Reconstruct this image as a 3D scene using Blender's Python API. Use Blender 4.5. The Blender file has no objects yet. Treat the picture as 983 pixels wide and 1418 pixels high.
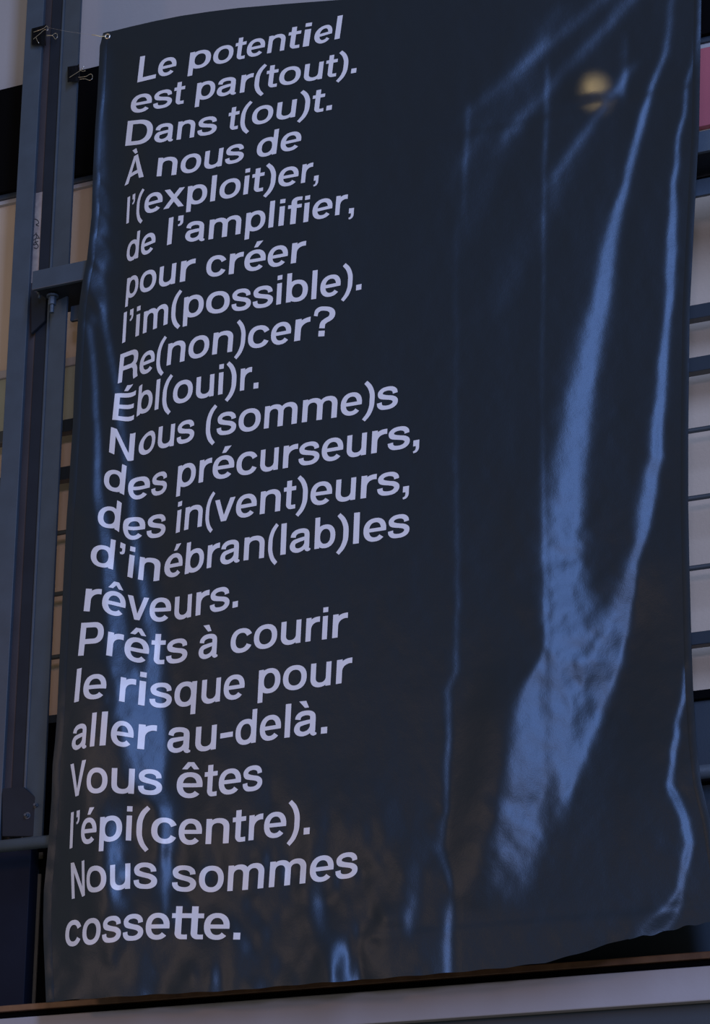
import bpy, bmesh, math, random
import numpy as np
from mathutils import Vector, Matrix, noise as mnoise
from mathutils.geometry import delaunay_2d_cdt
random.seed(4)
S = bpy.context.scene
C = S.collection

# ------------------------------------------------------------------ camera
W_, H_ = 983, 1418
F = 3345.0
PITCH = math.atan(1271 / F)
YAW = math.radians(23.86)
fwd = Vector((-math.sin(YAW) * math.cos(PITCH), math.cos(YAW) * math.cos(PITCH), math.sin(PITCH)))
right = Vector((math.cos(YAW), math.sin(YAW), 0))
up = right.cross(fwd)
CEN = Vector((0, 0, 3.65))                       # centre of the banner, 3.65 m above the ground
CAM = CEN - fwd * 5.85
cd = bpy.data.cameras.new('camera')
cam = bpy.data.objects.new('camera', cd)
C.objects.link(cam)
M = Matrix((right, up, -fwd)).transposed().to_4x4()
M.translation = CAM
cam.matrix_world = M
cd.sensor_fit = 'VERTICAL'
cd.sensor_height = 36
cd.lens = F / H_ * 36
cd.clip_end = 100
S.camera = cam

# ------------------------------------------------------------------ world, lights, exposure
w = bpy.data.worlds.new('hall')
S.world = w
w.use_nodes = True
bg = w.node_tree.nodes['Background']
bg.inputs[0].default_value = (.20, .19, .175, 1)
bg.inputs[1].default_value = 1.0
S.view_settings.view_transform = 'Standard'
S.view_settings.look = 'None'
S.view_settings.exposure = 0
S.view_settings.gamma = 1
S.view_settings.use_curve_mapping = False


def area(name, az, el, dist, target, sx, sy, col, power):
    l = bpy.data.lights.new(name, 'AREA')
    l.shape = 'RECTANGLE'
    l.size, l.size_y = sx, sy
    l.color = col
    l.energy = power
    o = bpy.data.objects.new(name, l)
    C.objects.link(o)
    a, e = math.radians(az), math.radians(el)
    d = Vector((math.sin(a) * math.cos(e), -math.cos(a) * math.cos(e), math.sin(e)))
    o.location = Vector(target) + d * dist
    o.rotation_euler = (-d).to_track_quat('-Z', 'Y').to_euler()
    return o


area('blue_stage_light', 31, 18, 6.0, (.1, 0, 3.6), .7, 4.0, (.33, .46, .88), 290)
area('low_key_light', 23, -5, 6.0, (.1, 0, 3.6), .45, .45, (.52, .50, .76), 72)
area('warm_house_light', -33, 9, 5.0, (-.45, 0, 2.6), .5, .35, (1.0, .50, .28), 18)


# ------------------------------------------------------------------ helpers
def rays(px, py):
    px = np.asarray(px, float)
    py = np.asarray(py, float)
    f, r, u = np.array(fwd), np.array(right), np.array(up)
    return f + ((px - W_ / 2) / F)[..., None] * r + ((H_ / 2 - py) / F)[..., None] * u


def at_np(px, py, Y):
    d = rays(px, py)
    t = (np.asarray(Y) - CAM.y) / d[..., 1]
    return np.array(CAM) + d * t[..., None]


def at(px, py, Y=0.0):
    return Vector(at_np(px, py, Y).tolist())


def zc(px, py, Y):
    return at(px, py, Y).z


def mat(name, col, rough=.5, metal=0, spec=.5, bump=0, bscale=200, var=0, vscale=8, col2=None, emit=None):
    m = bpy.data.materials.new(name)
    m.use_nodes = True
    nt = m.node_tree
    b = nt.nodes['Principled BSDF']
    b.inputs['Base Color'].default_value = (*col, 1)
    b.inputs['Roughness'].default_value = rough
    b.inputs['Metallic'].default_value = metal
    b.inputs['Specular IOR Level'].default_value = spec
    tc = nt.nodes.new('ShaderNodeTexCoord')
    if var or col2:
        n = nt.nodes.new('ShaderNodeTexNoise')
        n.inputs['Scale'].default_value = vscale
        n.inputs['Detail'].default_value = 6
        nt.links.new(tc.outputs['Object'], n.inputs['Vector'])
        r = nt.nodes.new('ShaderNodeValToRGB')
        r.color_ramp.elements[0].position = .35
        r.color_ramp.elements[1].position = .7
        c2 = col2 or tuple(c * (1 - var) for c in col)
        r.color_ramp.elements[0].color = (*c2, 1)
        r.color_ramp.elements[1].color = (*col, 1)
        nt.links.new(n.outputs['Fac'], r.inputs['Fac'])
        nt.links.new(r.outputs['Color'], b.inputs['Base Color'])
    if bump:
        n = nt.nodes.new('ShaderNodeTexNoise')
        n.inputs['Scale'].default_value = bscale
        n.inputs['Detail'].default_value = 3
        nt.links.new(tc.outputs['Object'], n.inputs['Vector'])
        bp = nt.nodes.new('ShaderNodeBump')
        bp.inputs['Strength'].default_value = bump
        bp.inputs['Distance'].default_value = .002
        nt.links.new(n.outputs['Fac'], bp.inputs['Height'])
        nt.links.new(bp.outputs['Normal'], b.inputs['Normal'])
    return m


def obj(name, me, m=None, parent=None, loc=None):
    o = bpy.data.objects.new(name, me)
    C.objects.link(o)
    if m and hasattr(me, 'materials') and not me.materials:
        me.materials.append(m)
    if loc is not None:
        o.location = loc
    if parent:
        o.parent = parent
        bpy.context.view_layer.update()
        o.matrix_parent_inverse = parent.matrix_world.inverted()
    return o


def tag(o, label, cat, group=None):
    o['label'] = label
    o['category'] = cat
    if group:
        o['group'] = group
    return o


def empty(name, loc):
    o = bpy.data.objects.new(name, None)
    C.objects.link(o)
    o.location = loc
    o.empty_display_size = .05
    bpy.context.view_layer.update()
    return o


def from_bm(bm, name='m', smooth=False):
    me = bpy.data.meshes.new(name)
    bmesh.ops.recalc_face_normals(bm, faces=bm.faces[:])
    bm.to_mesh(me)
    bm.free()
    if smooth:
        for p in me.polygons:
            p.use_smooth = True
    return me


def box_me(x0, x1, y0, y1, z0, z1, bev=.002, seg=2):
    bm = bmesh.new()
    bmesh.ops.create_cube(bm, size=1)
    for v in bm.verts:
        v.co = Vector(((x0 + x1) / 2 + v.co.x * (x1 - x0), (y0 + y1) / 2 + v.co.y * (y1 - y0), (z0 + z1) / 2 + v.co.z * (z1 - z0)))
    if bev:
        bmesh.ops.bevel(bm, geom=bm.edges[:], offset=bev, segments=seg, affect='EDGES', profile=.5)
    return from_bm(bm)


def box(name, x0, x1, y0, y1, z0, z1, m, parent=None, bev=.002):
    return obj(name, box_me(x0, x1, y0, y1, z0, z1, bev), m, parent)


def quad_prism(name, pts, depth, m, parent=None, bev=.001):
    """front outline pts (world, roughly facing -Y) pushed back by depth"""
    bm = bmesh.new()
    a = [bm.verts.new(p) for p in pts]
    b = [bm.verts.new(Vector(p) + Vector((0, depth, 0))) for p in pts]
    bm.faces.new(a)
    bm.faces.new(b[::-1])
    n = len(pts)
    for i in range(n):
        bm.faces.new((a[i], b[i], b[(i + 1) % n], a[(i + 1) % n]))
    if bev:
        bmesh.ops.bevel(bm, geom=bm.edges[:], offset=bev, segments=2, affect='EDGES')
    return obj(name, from_bm(bm), m, parent)


def tube_me(pts, r, sides=8, closed=False, name='tube'):
    bm = bmesh.new()
    pts = [Vector(p) for p in pts]
    n = len(pts)
    rings = []
    for i, p in enumerate(pts):
        if closed:
            t = (pts[(i + 1) % n] - pts[i - 1]).normalized()
        else:
            t = (pts[min(i + 1, n - 1)] - pts[max(i - 1, 0)]).normalized()
        ref = Vector((0, 1, 0)) if abs(t.y) < .9 else Vector((0, 0, 1))
        a = t.cross(ref).normalized()
        b = t.cross(a)
        rings.append([bm.verts.new(p + a * r * math.cos(k * 2 * math.pi / sides) + b * r * math.sin(k * 2 * math.pi / sides)) for k in range(sides)])
    for i in range(n if closed else n - 1):
        q, s = rings[i], rings[(i + 1) % n]
        for k in range(sides):
            bm.faces.new((q[k], q[(k + 1) % sides], s[(k + 1) % sides], s[k]))
    if not closed:
        bm.faces.new(rings[0][::-1])
        bm.faces.new(rings[-1])
    return from_bm(bm, name, True)


def catmull(P, n=8, closed=False):
    P = [np.array(p, float) for p in P]
    out = []
    N = len(P)
    for i in range(N if closed else N - 1):
        if closed:
            p0, p1, p2, p3 = P[i - 1], P[i], P[(i + 1) % N], P[(i + 2) % N]
        else:
            p1, p2 = P[i], P[i + 1]
            p0 = P[i - 1] if i else 2 * p1 - p2
            p3 = P[i + 2] if i + 2 < N else 2 * p2 - p1
        for k in range(n):
            t = k / n
            out.append(.5 * ((2 * p1) + (-p0 + p2) * t + (2 * p0 - 5 * p1 + 4 * p2 - p3) * t * t + (-p0 + 3 * p1 - 3 * p2 + p3) * t ** 3))
    if not closed:
        out.append(P[-1])
    return out


# narrow yellow spot added to put a glint on the cloth's upper right
sl = bpy.data.lights.new('added_glint_spot', 'SPOT')
sl.color = (1.0, .55, .20)
sl.energy = 650
sl.spot_size = math.radians(.48)
sl.spot_blend = 1
sl.shadow_soft_size = .02
so = bpy.data.objects.new('added_glint_spot', sl)
C.objects.link(so)
tg = at(808, 98, -.04)
aa, ee = math.radians(-19), math.radians(42)
so.location = tg + 5 * Vector((math.sin(aa) * math.cos(ee), -math.cos(aa) * math.cos(ee), math.sin(ee)))
so.rotation_euler = (tg - so.location).to_track_quat('-Z', 'Y').to_euler()

# ------------------------------------------------------------------ materials
M_white = mat('white_painted_wall', (.335, .33, .33), .7, bump=.25, bscale=90, var=.06, vscale=3)
M_beige = mat('warm_lit_beige_wall', (.50, .41, .31), .75, bump=.3, bscale=120, var=.1, vscale=4)  # warm light on the lower wall is put into this beige
M_green = mat('grey_green_panel', (.30, .33, .25), .6, bump=.1, var=.1)
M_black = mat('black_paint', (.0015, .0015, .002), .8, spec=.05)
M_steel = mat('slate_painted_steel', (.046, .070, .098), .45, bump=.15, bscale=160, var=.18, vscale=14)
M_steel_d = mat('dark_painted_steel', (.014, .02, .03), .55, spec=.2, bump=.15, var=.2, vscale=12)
M_navy = mat('navy_panel', (.022, .036, .052), .45, bump=.1, var=.15, vscale=5)
M_post_shade = mat('shaded_column_blue', (.008, .012, .024), .6, spec=.1, var=.2)  # column colour with the shade below the pipe mixed in
M_strip = mat('raw_board_strip', (.33, .29, .25), .8, bump=.5, bscale=60, vscale=40, col2=(.22, .18, .17))
M_olive = mat('brown_grey_board', (.13, .115, .085), .8, bump=.3, var=.2)
M_olive2 = mat('dull_brown_strip', (.055, .045, .048), .8, bump=.3, var=.3, vscale=6)
M_wood = mat('varnished_wood', (.16, .085, .045), .45, vscale=30, col2=(.10, .05, .028))
M_slab = mat('pale_painted_slab', (.29, .28, .30), .6, bump=.2, bscale=80, var=.06)
M_chrome = mat('nickel', (.62, .60, .55), .25, metal=1)
M_clip = mat('black_enamel', (.003, .003, .004), .5, spec=.2)
M_thread = mat('thread', (.35, .33, .28), .7)
M_cord = mat('yellow_cord', (.75, .62, .30), .6)
M_ink = mat('marker_ink', (.03, .03, .035), .6)
M_rail = mat('dark_rail_paint', (.03, .04, .05), .35)


def satin(name, col, spec, rough, tint=(1, 1, 1)):
    m = mat(name, col, rough, spec=spec)
    nt = m.node_tree
    b = nt.nodes['Principled BSDF']
    b.inputs['Specular Tint'].default_value = (*tint, 1)
    tc = nt.nodes.new('ShaderNodeTexCoord')
    mp = nt.nodes.new('ShaderNodeMapping')
    mp.inputs['Scale'].default_value = (1, 1, 1)
    nt.links.new(tc.outputs['Object'], mp.inputs['Vector'])
    n1 = nt.nodes.new('ShaderNodeTexNoise')
    n1.inputs['Scale'].default_value = 420
    n1.inputs['Detail'].default_value = 2
    nt.links.new(mp.outputs['Vector'], n1.inputs['Vector'])
    n2 = nt.nodes.new('ShaderNodeTexNoise')
    n2.inputs['Scale'].default_value = 38
    n2.inputs['Detail'].default_value = 5
    n2.inputs['Roughness'].default_value = .6
    nt.links.new(mp.outputs['Vector'], n2.inputs['Vector'])
    b1 = nt.nodes.new('ShaderNodeBump')
    b1.inputs['Strength'].default_value = .35
    b1.inputs['Distance'].default_value = .0006
    nt.links.new(n1.outputs['Fac'], b1.inputs['Height'])
    b2 = nt.nodes.new('ShaderNodeBump')
    b2.inputs['Strength'].default_value = .35
    b2.inputs['Distance'].default_value = .002
    nt.links.new(n2.outputs['Fac'], b2.inputs['Height'])
    nt.links.new(b1.outputs['Normal'], b2.inputs['Normal'])
    nt.links.new(b2.outputs['Normal'], b.inputs['Normal'])
    return m


M_cloth = satin('black_satin', (.004, .0052, .009), .80, .42, (.52, .74, 1.0))
M_print = satin('white_ink_on_satin', (.64, .64, .67), 1.0, .42)

# ------------------------------------------------------------------ setting
WALL = .37
XL, XR = at(-60, 700, WALL).x, at(1060, 700, WALL).x
XR2 = XR + .35


def band(name, pt, pb, m, y0=WALL, th=.05, x0=None, x1=None, kind='structure', bev=.001, parent=None):
    """a horizontal member given by a point on its upper and on its lower edge (pixels), at depth y0"""
    zt, zb = zc(*pt, y0), zc(*pb, y0)
    o = box(name, XL - .3 if x0 is None else x0, XR2 if x1 is None else x1, y0, y0 + th, zb, zt, m, parent, bev)
    if kind:
        o['kind'] = kind
    return o


# wall behind: upper white part, black band, beige middle, dark lower part
zB_t, zB_b = zc(20, 129, WALL), zc(110, 256, WALL)
o = box('wall_back', XL - .6, XR2 + .3, WALL, WALL + .1, zB_t - .02, zB_t + 1.6, M_white, None, .0)
o['kind'] = 'structure'
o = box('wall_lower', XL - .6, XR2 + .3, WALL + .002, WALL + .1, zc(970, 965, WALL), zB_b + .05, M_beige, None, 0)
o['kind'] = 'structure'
o = box('trim_1', XL - .6, XR2 + .3, WALL - .035, WALL + .05, zB_b + .012, zB_t, M_black, None, .002)
o['kind'] = 'structure'
o = box('trim_2', XL - .6, XR2 + .3, WALL - .02, WALL + .04, zB_b - .003, zB_b + .012, M_navy, None, .001)
o['kind'] = 'structure'
o = box('trim_3', XL - .6, XR2 + .3, WALL - .012, WALL + .04, zB_b - .016, zB_b - .003, M_white, None, .001)
o['kind'] = 'structure'
# pale ledge and grey green panel at the left of the wall
xg = at(300, 600, WALL).x
o = box('trim_4', XL - .6, xg, WALL - .015, WALL + .04, zc(97, 509, WALL), zc(97, 498, WALL), M_white, None, .003)
o['kind'] = 'structure'
o = box('trim_5', XL - .6, xg, WALL - .006, WALL + .04, zc(92, 590, WALL), zc(97, 509, WALL), M_green, None, .001)
o['kind'] = 'structure'

# horizontal steel channel behind the banner (its end shows between column and banner)
BY = .035
x_beam0 = at(44.5, 385, BY).x
ch = empty('steel_channel_beam', (x_beam0, BY, zc(60, 385, BY)))
tag(ch, 'slate blue horizontal steel beam bolted across the column and passing behind the banner', 'beam')
zt, zb = zc(100, 364, BY), zc(100, 390, BY)
box('upper_flange', x_beam0, XR2, BY, BY + .012, zb, zt, M_steel, ch)
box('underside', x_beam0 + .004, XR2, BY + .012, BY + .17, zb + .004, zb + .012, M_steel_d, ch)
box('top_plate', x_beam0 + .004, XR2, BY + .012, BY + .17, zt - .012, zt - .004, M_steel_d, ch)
zl = zc(100, 444, BY + .1)
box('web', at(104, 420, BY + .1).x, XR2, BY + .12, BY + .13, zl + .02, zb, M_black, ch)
box('lower_flange', at(97, 440, BY + .1).x, XR2, BY + .1, BY + .112, zl, zl + .045, M_steel, ch)


def bolt(px, py, y, r, h, parent, down=True):
    p = at(px, py, y)
    bm = bmesh.new()
    bmesh.ops.create_cone(bm, segments=6, radius1=r, radius2=r, depth=h, cap_ends=True)
    bmesh.ops.bevel(bm, geom=bm.edges[:], offset=r * .12, segments=1, affect='EDGES')
    g = bmesh.ops.create_cone(bm, segments=16, radius1=r * .55, radius2=r * .55, depth=h * 1.2, cap_ends=True)['verts']
    for v in g:
        v.co.z -= h * .85
    g = bmesh.ops.create_cone(bm, segments=20, radius1=r * 1.5, radius2=r * 1.5, depth=h * .2, cap_ends=True)['verts']
    for v in g:
        v.co.z += h * .6
    if not down:
        for v in bm.verts:
            v.co = Vector((v.co.x, v.co.z, v.co.y))
    for v in bm.verts:
        v.co += p
    return obj('bolt', from_bm(bm), M_steel, parent)


bolt(55, 405, BY + .05, .007, .012, ch)
bolt(72.5, 417, BY + .05, .011, .024, ch)

# column: left flange, web, box tube
CY = .135


def vx(px, py, y):
    return at(px, py, y).x


zT, zBm = CEN.z + 2.1, zc(40, 1170, CY)
col = empty('steel_column', (vx(60, 700, CY), CY, zBm))
tag(col, 'slate blue painted steel column standing left of the banner with clips on it', 'column')


def strip(name, pa, pb, y0, y1, m, z0=zBm, z1=zT, bev=.0015):
    return box(name, vx(*pa, y0), vx(*pb, y0), y0, y1, z0, z1, m, col, bev)


strip('flange', (19, 330), (43.5, 330), CY, CY + .012, M_steel)
yb_ = CY - .022  # tube front turned away from the right-hand lights so it renders darker
xa_, xb_ = vx(73, 330, CY), vx(96.8, 330, yb_)
bm = bmesh.new()
co = [(xa_, CY), (xb_, yb_), (xb_, yb_ + .008), (xa_, CY + .012)]
lo_, hi_ = [bm.verts.new((x, y, zBm)) for x, y in co], [bm.verts.new((x, y, zT)) for x, y in co]
bm.faces.new(lo_)
bm.faces.new(hi_[::-1])
for i in range(4):
    bm.faces.new((lo_[i], hi_[i], hi_[(i + 1) % 4], lo_[(i + 1) % 4]))
bmesh.ops.bevel(bm, geom=bm.edges[:], offset=.001, segments=2, affect='EDGES')
obj('turned_tube_front', from_bm(bm), M_steel, col)
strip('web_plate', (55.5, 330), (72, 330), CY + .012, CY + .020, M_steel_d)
strip('tube_bead', (70.5, 330), (73.5, 330), CY - .003, CY + .02, M_steel, bev=.0012)
strip('backing_strip', (42, 330), (58, 330), CY + .022, CY + .03, M_olive2)
bp = strip('bare_patch', (43, 330), (57.5, 330), CY + .019, CY + .022, M_strip, z0=zc(50, 386, CY), z1=zc(50, 262, CY))
bp['label'] = 'pale raw strip with black marker scrawl in the column recess'
# marker scrawl on the strip
ys = CY + .0185


def scrawl(P, r=.0011):
    return [at(x, y, ys) for x, y in catmull(P, 5)]


for P in ([(47.5, 303), (52, 305), (53.5, 309), (50, 311), (53.5, 313)],
          [(46.5, 327), (50, 324), (54, 329)], [(46, 333), (50, 330), (55, 330)],
          [(50, 322), (50.5, 328), (49, 334), (51, 338)],
          [(53, 334), (48, 336), (47, 339), (51, 338), (53, 341), (51, 344), (47, 343)]):
    obj('marker_line', tube_me(scrawl(P), .0012, 6), M_ink, bp)
# column below the pipe, its shade put into a darker blue
box('lower_post', XL - .1, vx(37, 1300, .15), .15, .19, CEN.z - 2.1, zBm, M_post_shade, col)
# bracket plate low on the column, with bolts
pl = quad_prism('bracket', [at(3, 1092, CY - .012), at(31, 1089, CY - .012), at(53, 1107, CY - .012), at(51, 1158, CY - .012), at(3, 1158, CY - .012)], .012, M_steel_d, col)
bolt(50, 1115, CY - .016, .006, .006, pl, False)
bolt(37, 1129, CY - .016, .006, .006, pl, False)
# gusset below the beam joint
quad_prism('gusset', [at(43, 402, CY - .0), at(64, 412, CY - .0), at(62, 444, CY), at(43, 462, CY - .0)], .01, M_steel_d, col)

# horizontal pipe rail in front of the column bottom
PYY = .03
pz = zc(40, 1168, PYY)
rail = obj('pipe_rail', tube_me([(XL - .3, PYY, pz), (XR2, PYY, pz)], .0155, 20), M_steel)
tag(rail, 'grey round pipe rail crossing the foot of the column and passing behind the banner', 'pipe')

# guard rails behind the banner
RY = .27
gr = empty('guard_railing', (XL, RY, zc(970, 960, RY)))
tag(gr, 'dark horizontal bar railing seen through the gaps on both sides of the banner', 'railing')
for y, h, d in ((430, 19, .03), (503, 20, .03), (883, 18, .03)):
    box('flat_bar', XL - .3, XR2, RY, RY + d, zc(969, y + h / 2, RY), zc(969, y - h / 2, RY), M_rail, gr, .002)
for y in (592, 686, 783):
    z = zc(969, y, RY)
    obj('round_rod', tube_me([(XL - .3, RY + .012, z), (XR2, RY + .012, z)], .0065, 14), M_rail, gr)
for px in (300, 760):
    x = vx(px, 700, RY)
    box('post', x - .02, x + .02, RY + .03, RY + .05, zc(969, 960, RY), zc(969, 415, RY), M_rail, gr)

# dark beam face below the railing, shelf, wood strip, pale slab
DY = .21
zd = zc(970, 957, DY)
zs = zc(760, 1348, DY)
o = box('wall_parapet', XL - .6, XR2 + .3, DY, WALL + .1, zs - .02, zd - .022, M_navy, None, .003)
o['kind'] = 'structure'
o = box('trim_6', XL - .6, XR2 + .3, DY - .012, WALL + .02, zd - .022, zd, M_black, None, .003)
o['kind'] = 'structure'
o = box('trim_7', XL - .6, XR2 + .3, DY - .03, DY + .01, zc(970, 1083, DY - .03), zc(970, 1066, DY - .03), M_black, None, .003)
o['kind'] = 'structure'
SY = .09
o = box('trim_8', XL - .6, XR2 + .3, SY - .01, DY + .01, zc(983, 1328, SY), zc(983, 1318, SY), M_wood, None, .002)
o['kind'] = 'structure'
o = box('trim_9', XL - .6, XR2 + .3, SY + .004, DY + .01, zc(983, 1340, SY), zc(983, 1328, SY), M_black, None, .001)
o['kind'] = 'structure'
o = box('floor', XL - .6, XR2 + .3, SY - .03, WALL + .4, zc(983, 1385, SY - .03), zc(983, 1337, SY - .03), M_slab, None, .003)
o['kind'] = 'structure'
o = box('wall_under', XL - .6, XR2 + .3, SY, WALL + .4, zc(983, 1385, SY) - .6, zc(983, 1387, SY), M_navy, None, .002)
o['kind'] = 'structure'
# brownish board beside the column below the pipe
o = box('trim_10', vx(37, 1300, .19), vx(52, 1300, .19), .19, .2, CEN.z - 2.0, zc(45, 1211, .19), M_olive, None, .001)
o['kind'] = 'structure'
o = box('trim_12', vx(39, 1300, .19), vx(53, 1300, .19), .19, .2, zc(45, 1190, .19), zc(45, 1176, .19), M_olive, None, .001)
o['kind'] = 'structure'
o = box('gap_shade', vx(54, 1200, .195), vx(110, 1200, .195), .195, .205, zc(60, 1400, .195), zc(62, 1002, .195), M_black, None, .001)  # black sheet standing in for the darkness of the deep gap
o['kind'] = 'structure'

# pink panel on the wall at the right of the banner
M_pink = mat('pink_board', (.36, .085, .11), .6, bump=.1, var=.1, vscale=3)
pk_ = box('wall_panel', at(930, 110, WALL - .02).x, XR2, WALL - .02, WALL, zc(975, 174, WALL - .02), zc(975, 66, WALL - .02), M_pink, None, .002)
tag(pk_, 'dusky pink panel on the wall at the upper right of the banner', 'panel')

# ------------------------------------------------------------------ banner cloth
LE = [(42, 143), (54, 140), (60, 138.3), (98, 136.7), (130, 135), (171, 132), (230, 129), (295, 127), (357, 120.5), (389, 114), (425, 109), (450, 107.4),
      (510, 104), (586, 101), (635, 97.7), (668, 96), (717, 92.3), (801, 88), (902, 83), (992, 79), (1025, 76.5), (1058, 73), (1106, 71.6), (1155, 68),
      (1190, 65), (1231, 61), (1272, 60), (1300, 60.5), (1388, 64)]
RE = [(-90, 974), (0, 971), (60, 970), (178, 968), (300, 961.5), (430, 955), (600, 953), (700, 953), (780, 954.5), (878, 957), (952, 959.5), (1026, 964), (1085, 971),
      (1134, 983), (1200, 994), (1276, 1004)]
TE = [(143, 46), (160, 42), (180, 37), (215, 29), (250, 22), (290, 16), (330, 11), (400, 5), (480, -1), (600, -14), (800, -50), (974, -90)]
BE = [(64, 1388), (117, 1383), (200, 1378), (330, 1371), (430, 1362), (500, 1357), (623, 1347), (700, 1340), (755, 1333), (800, 1321), (840, 1308), (876, 1298), (900, 1296), (930, 1287), (983, 1277), (1004, 1273)]
NX, NY = 420, 620


def ipl(tab, t, ax=0):
    a = np.array(tab, float)
    return np.interp(t, a[:, ax], a[:, 1 - ax])


# pixel grid of the cloth (Coons patch)
uu = np.linspace(0, 1, NX)[None, :]
vv = np.linspace(0, 1, NY)[:, None]
ly = 42 + (1388 - 42) * vv[:, 0]
ry = -90 + (1273 + 90) * vv[:, 0]
lx = ipl(LE, ly)
rx = ipl(RE, ry)
tx = 143 + (974 - 143) * uu[0]
ty = ipl(TE, tx, 0) if False else np.interp(tx, [p[0] for p in TE], [p[1] for p in TE])
bx = 64 + (1004 - 64) * uu[0]
by = np.interp(bx, [p[0] for p in BE], [p[1] for p in BE])
by = by + 1.2 * np.sin(bx * .21) * (bx > 870) + .6 * np.sin(bx * .11)
PX = (1 - uu) * lx[:, None] + uu * rx[:, None] + (1 - vv) * tx[None] + vv * bx[None] - ((1 - uu) * (1 - vv) * 143 + uu * (1 - vv) * 974 + (1 - uu) * vv * 64 + uu * vv * 1004)
PY = (1 - uu) * ly[:, None] + uu * ry[:, None] + (1 - vv) * ty[None] + vv * by[None] - ((1 - uu) * (1 - vv) * 42 + uu * (1 - vv) * -90 + (1 - uu) * vv * 1388 + uu * vv * 1273)

# regular lattice over the cloth on which fold slopes are laid out (step in cloth units of ~1.9 mm)
GX = np.arange(40, 1031, 2.0)
GY = np.arange(-110, 1421, 3.0)
gx, gy = np.meshgrid(GX, GY)
rng = np.random.RandomState(3)


def smooth_noise(sx, sy, seed):
    r = np.random.RandomState(seed)
    nx, ny = int((GX[-1] - GX[0]) / sx) + 5, int((GY[-1] - GY[0]) / sy) + 5
    a = r.randn(ny, nx)

    def cub(a, t, axis):
        i = np.clip(t.astype(int), 1, a.shape[axis] - 3)
        f = t - i
        g = lambda k: np.take(a, i + k, axis=axis)
        sh = [1, 1]
        sh[axis] = -1
        f = f.reshape(sh)
        return .5 * (2 * g(0) + (g(1) - g(-1)) * f + (2 * g(-1) - 5 * g(0) + 4 * g(1) - g(2)) * f ** 2 + (-g(-1) + 3 * g(0) - 3 * g(1) + g(2)) * f ** 3)
    a = cub(a, (GX - GX[0]) / sx + 1, 1)
    return cub(a, (GY - GY[0]) / sy + 1, 0)


def streak(poly, p=2.0, wob=0, seed=0):
    """poly rows: (y, x, left width, right width, slope)"""
    a = np.array(poly, float)
    y = GY
    xc = np.interp(y, a[:, 0], a[:, 1])
    if wob:
        r = np.random.RandomState(seed)
        k = r.randn(len(y) // 8 + 6)
        xc = xc + wob * np.interp(np.arange(len(y)), np.arange(len(k)) * 8, k)
    wl = np.interp(y, a[:, 0], a[:, 2])
    wr = np.interp(y, a[:, 0], a[:, 3])
    am = np.interp(y, a[:, 0], a[:, 4])
    am = am * np.clip((y - a[0, 0]) / 12, 0, 1) * np.clip((a[-1, 0] - y) / 12, 0, 1)
    d = gx - xc[:, None]
    wv = np.where(d < 0, wl[:, None], wr[:, None])
    return am[:, None] * np.exp(-np.abs(d / wv) ** p)


SR = np.zeros_like(gx)
A = .46
SR += streak([(-110, 945, 5, 6, .26), (0, 930, 6, 6, .26), (72, 922, 6, 6, .30), (121, 901, 5, 6, .38), (173, 887, 6, 8, .42), (230, 870, 6, 8, .44), (253, 867, 5, 7, .40), (288, 856, 9, 10, .42),
              (345, 844, 12, 12, .44), (400, 835, 15, 14, .44), (454, 824, 20, 15, A), (500, 815, 22, 16, A), (564, 804, 26, 18, A), (617, 798, 30, 18, A),
              (676, 792, 36, 20, A), (735, 784, 32, 24, A), (795, 776, 24, 28, A), (860, 778, 24, 50, A), (950, 780, 24, 50, .42), (1010, 778, 24, 34, .40), (1080, 770, 14, 16, .2), (1120, 768, 8, 10, 0)], 2.1, .5, 1)
SR += streak([(-20, 970, 3, 3, .2), (50, 966, 3, 4, .3), (86, 961, 3, 4, .32), (115, 950, 3, 5, .34), (161, 945, 3, 4, .40), (187, 939, 3, 4, .44), (230, 936, 4, 5, .46), (253, 932, 4, 5, .44),
              (345, 930, 8, 8, .46), (400, 929, 8, 6, .44), (440, 925, 6, 6, .42), (498, 919, 8, 7, .44), (558, 916, 9, 8, .44), (587, 912, 12, 8, .44), (632, 910, 14, 8, .44),
              (676, 904, 18, 8, .44), (721, 895, 18, 8, .44), (750, 889, 12, 6, .40), (780, 880, 16, 5, .38), (820, 874, 24, 6, .4), (870, 862, 30, 10, .42), (920, 848, 36, 12, .44),
              (970, 828, 40, 14, .44), (1020, 810, 36, 14, .44), (1060, 796, 26, 12, .42), (1100, 785, 16, 8, .36), (1150, 780, 10, 6, 0)], 2.1, .9, 2)
SR += streak([(915, 950, 3, 3, .3), (967, 947, 4, 4, .42), (1000, 938, 5, 5, .36), (1030, 934, 4, 7, .42), (1055, 932, 4, 6, .40), (1087, 924, 4, 8, .44), (1104, 935, 7, 8, .44), (1134, 947, 7, 7, .42), (1168, 954, 8, 6, .42),
              (1198, 949, 7, 6, .40), (1232, 940, 4, 6, .38), (1250, 936, 10, 10, .42), (1268, 926, 22, 14, .42), (1290, 905, 24, 18, .40), (1320, 890, 20, 14, .3)], 2.4, .8, 3)
# patch left of the 757 crease
SR += streak([(880, 756, 2, 2, .1), (905, 754, 4, 2, .30), (950, 744, 22, 12, .44), (985, 736, 28, 18, .44), (1050, 734, 30, 20, .44), (1110, 730, 40, 26, .42), (1150, 725, 44, 30, .36), (1180, 715, 48, 36, .30), (1225, 700, 44, 36, .18), (1265, 690, 30, 30, 0)], 3, .5, 4)
SR += streak([(880, 690, 20, 20, 0), (905, 686, 24, 24, -.04), (950, 676, 26, 26, -.17), (985, 664, 28, 26, -.26), (1050, 656, 30, 28, -.30), (1110, 648, 34, 30, -.30), (1180, 640, 38, 34, -.28), (1225, 630, 38, 34, -.14), (1265, 620, 30, 30, 0)], 2.2)
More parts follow.
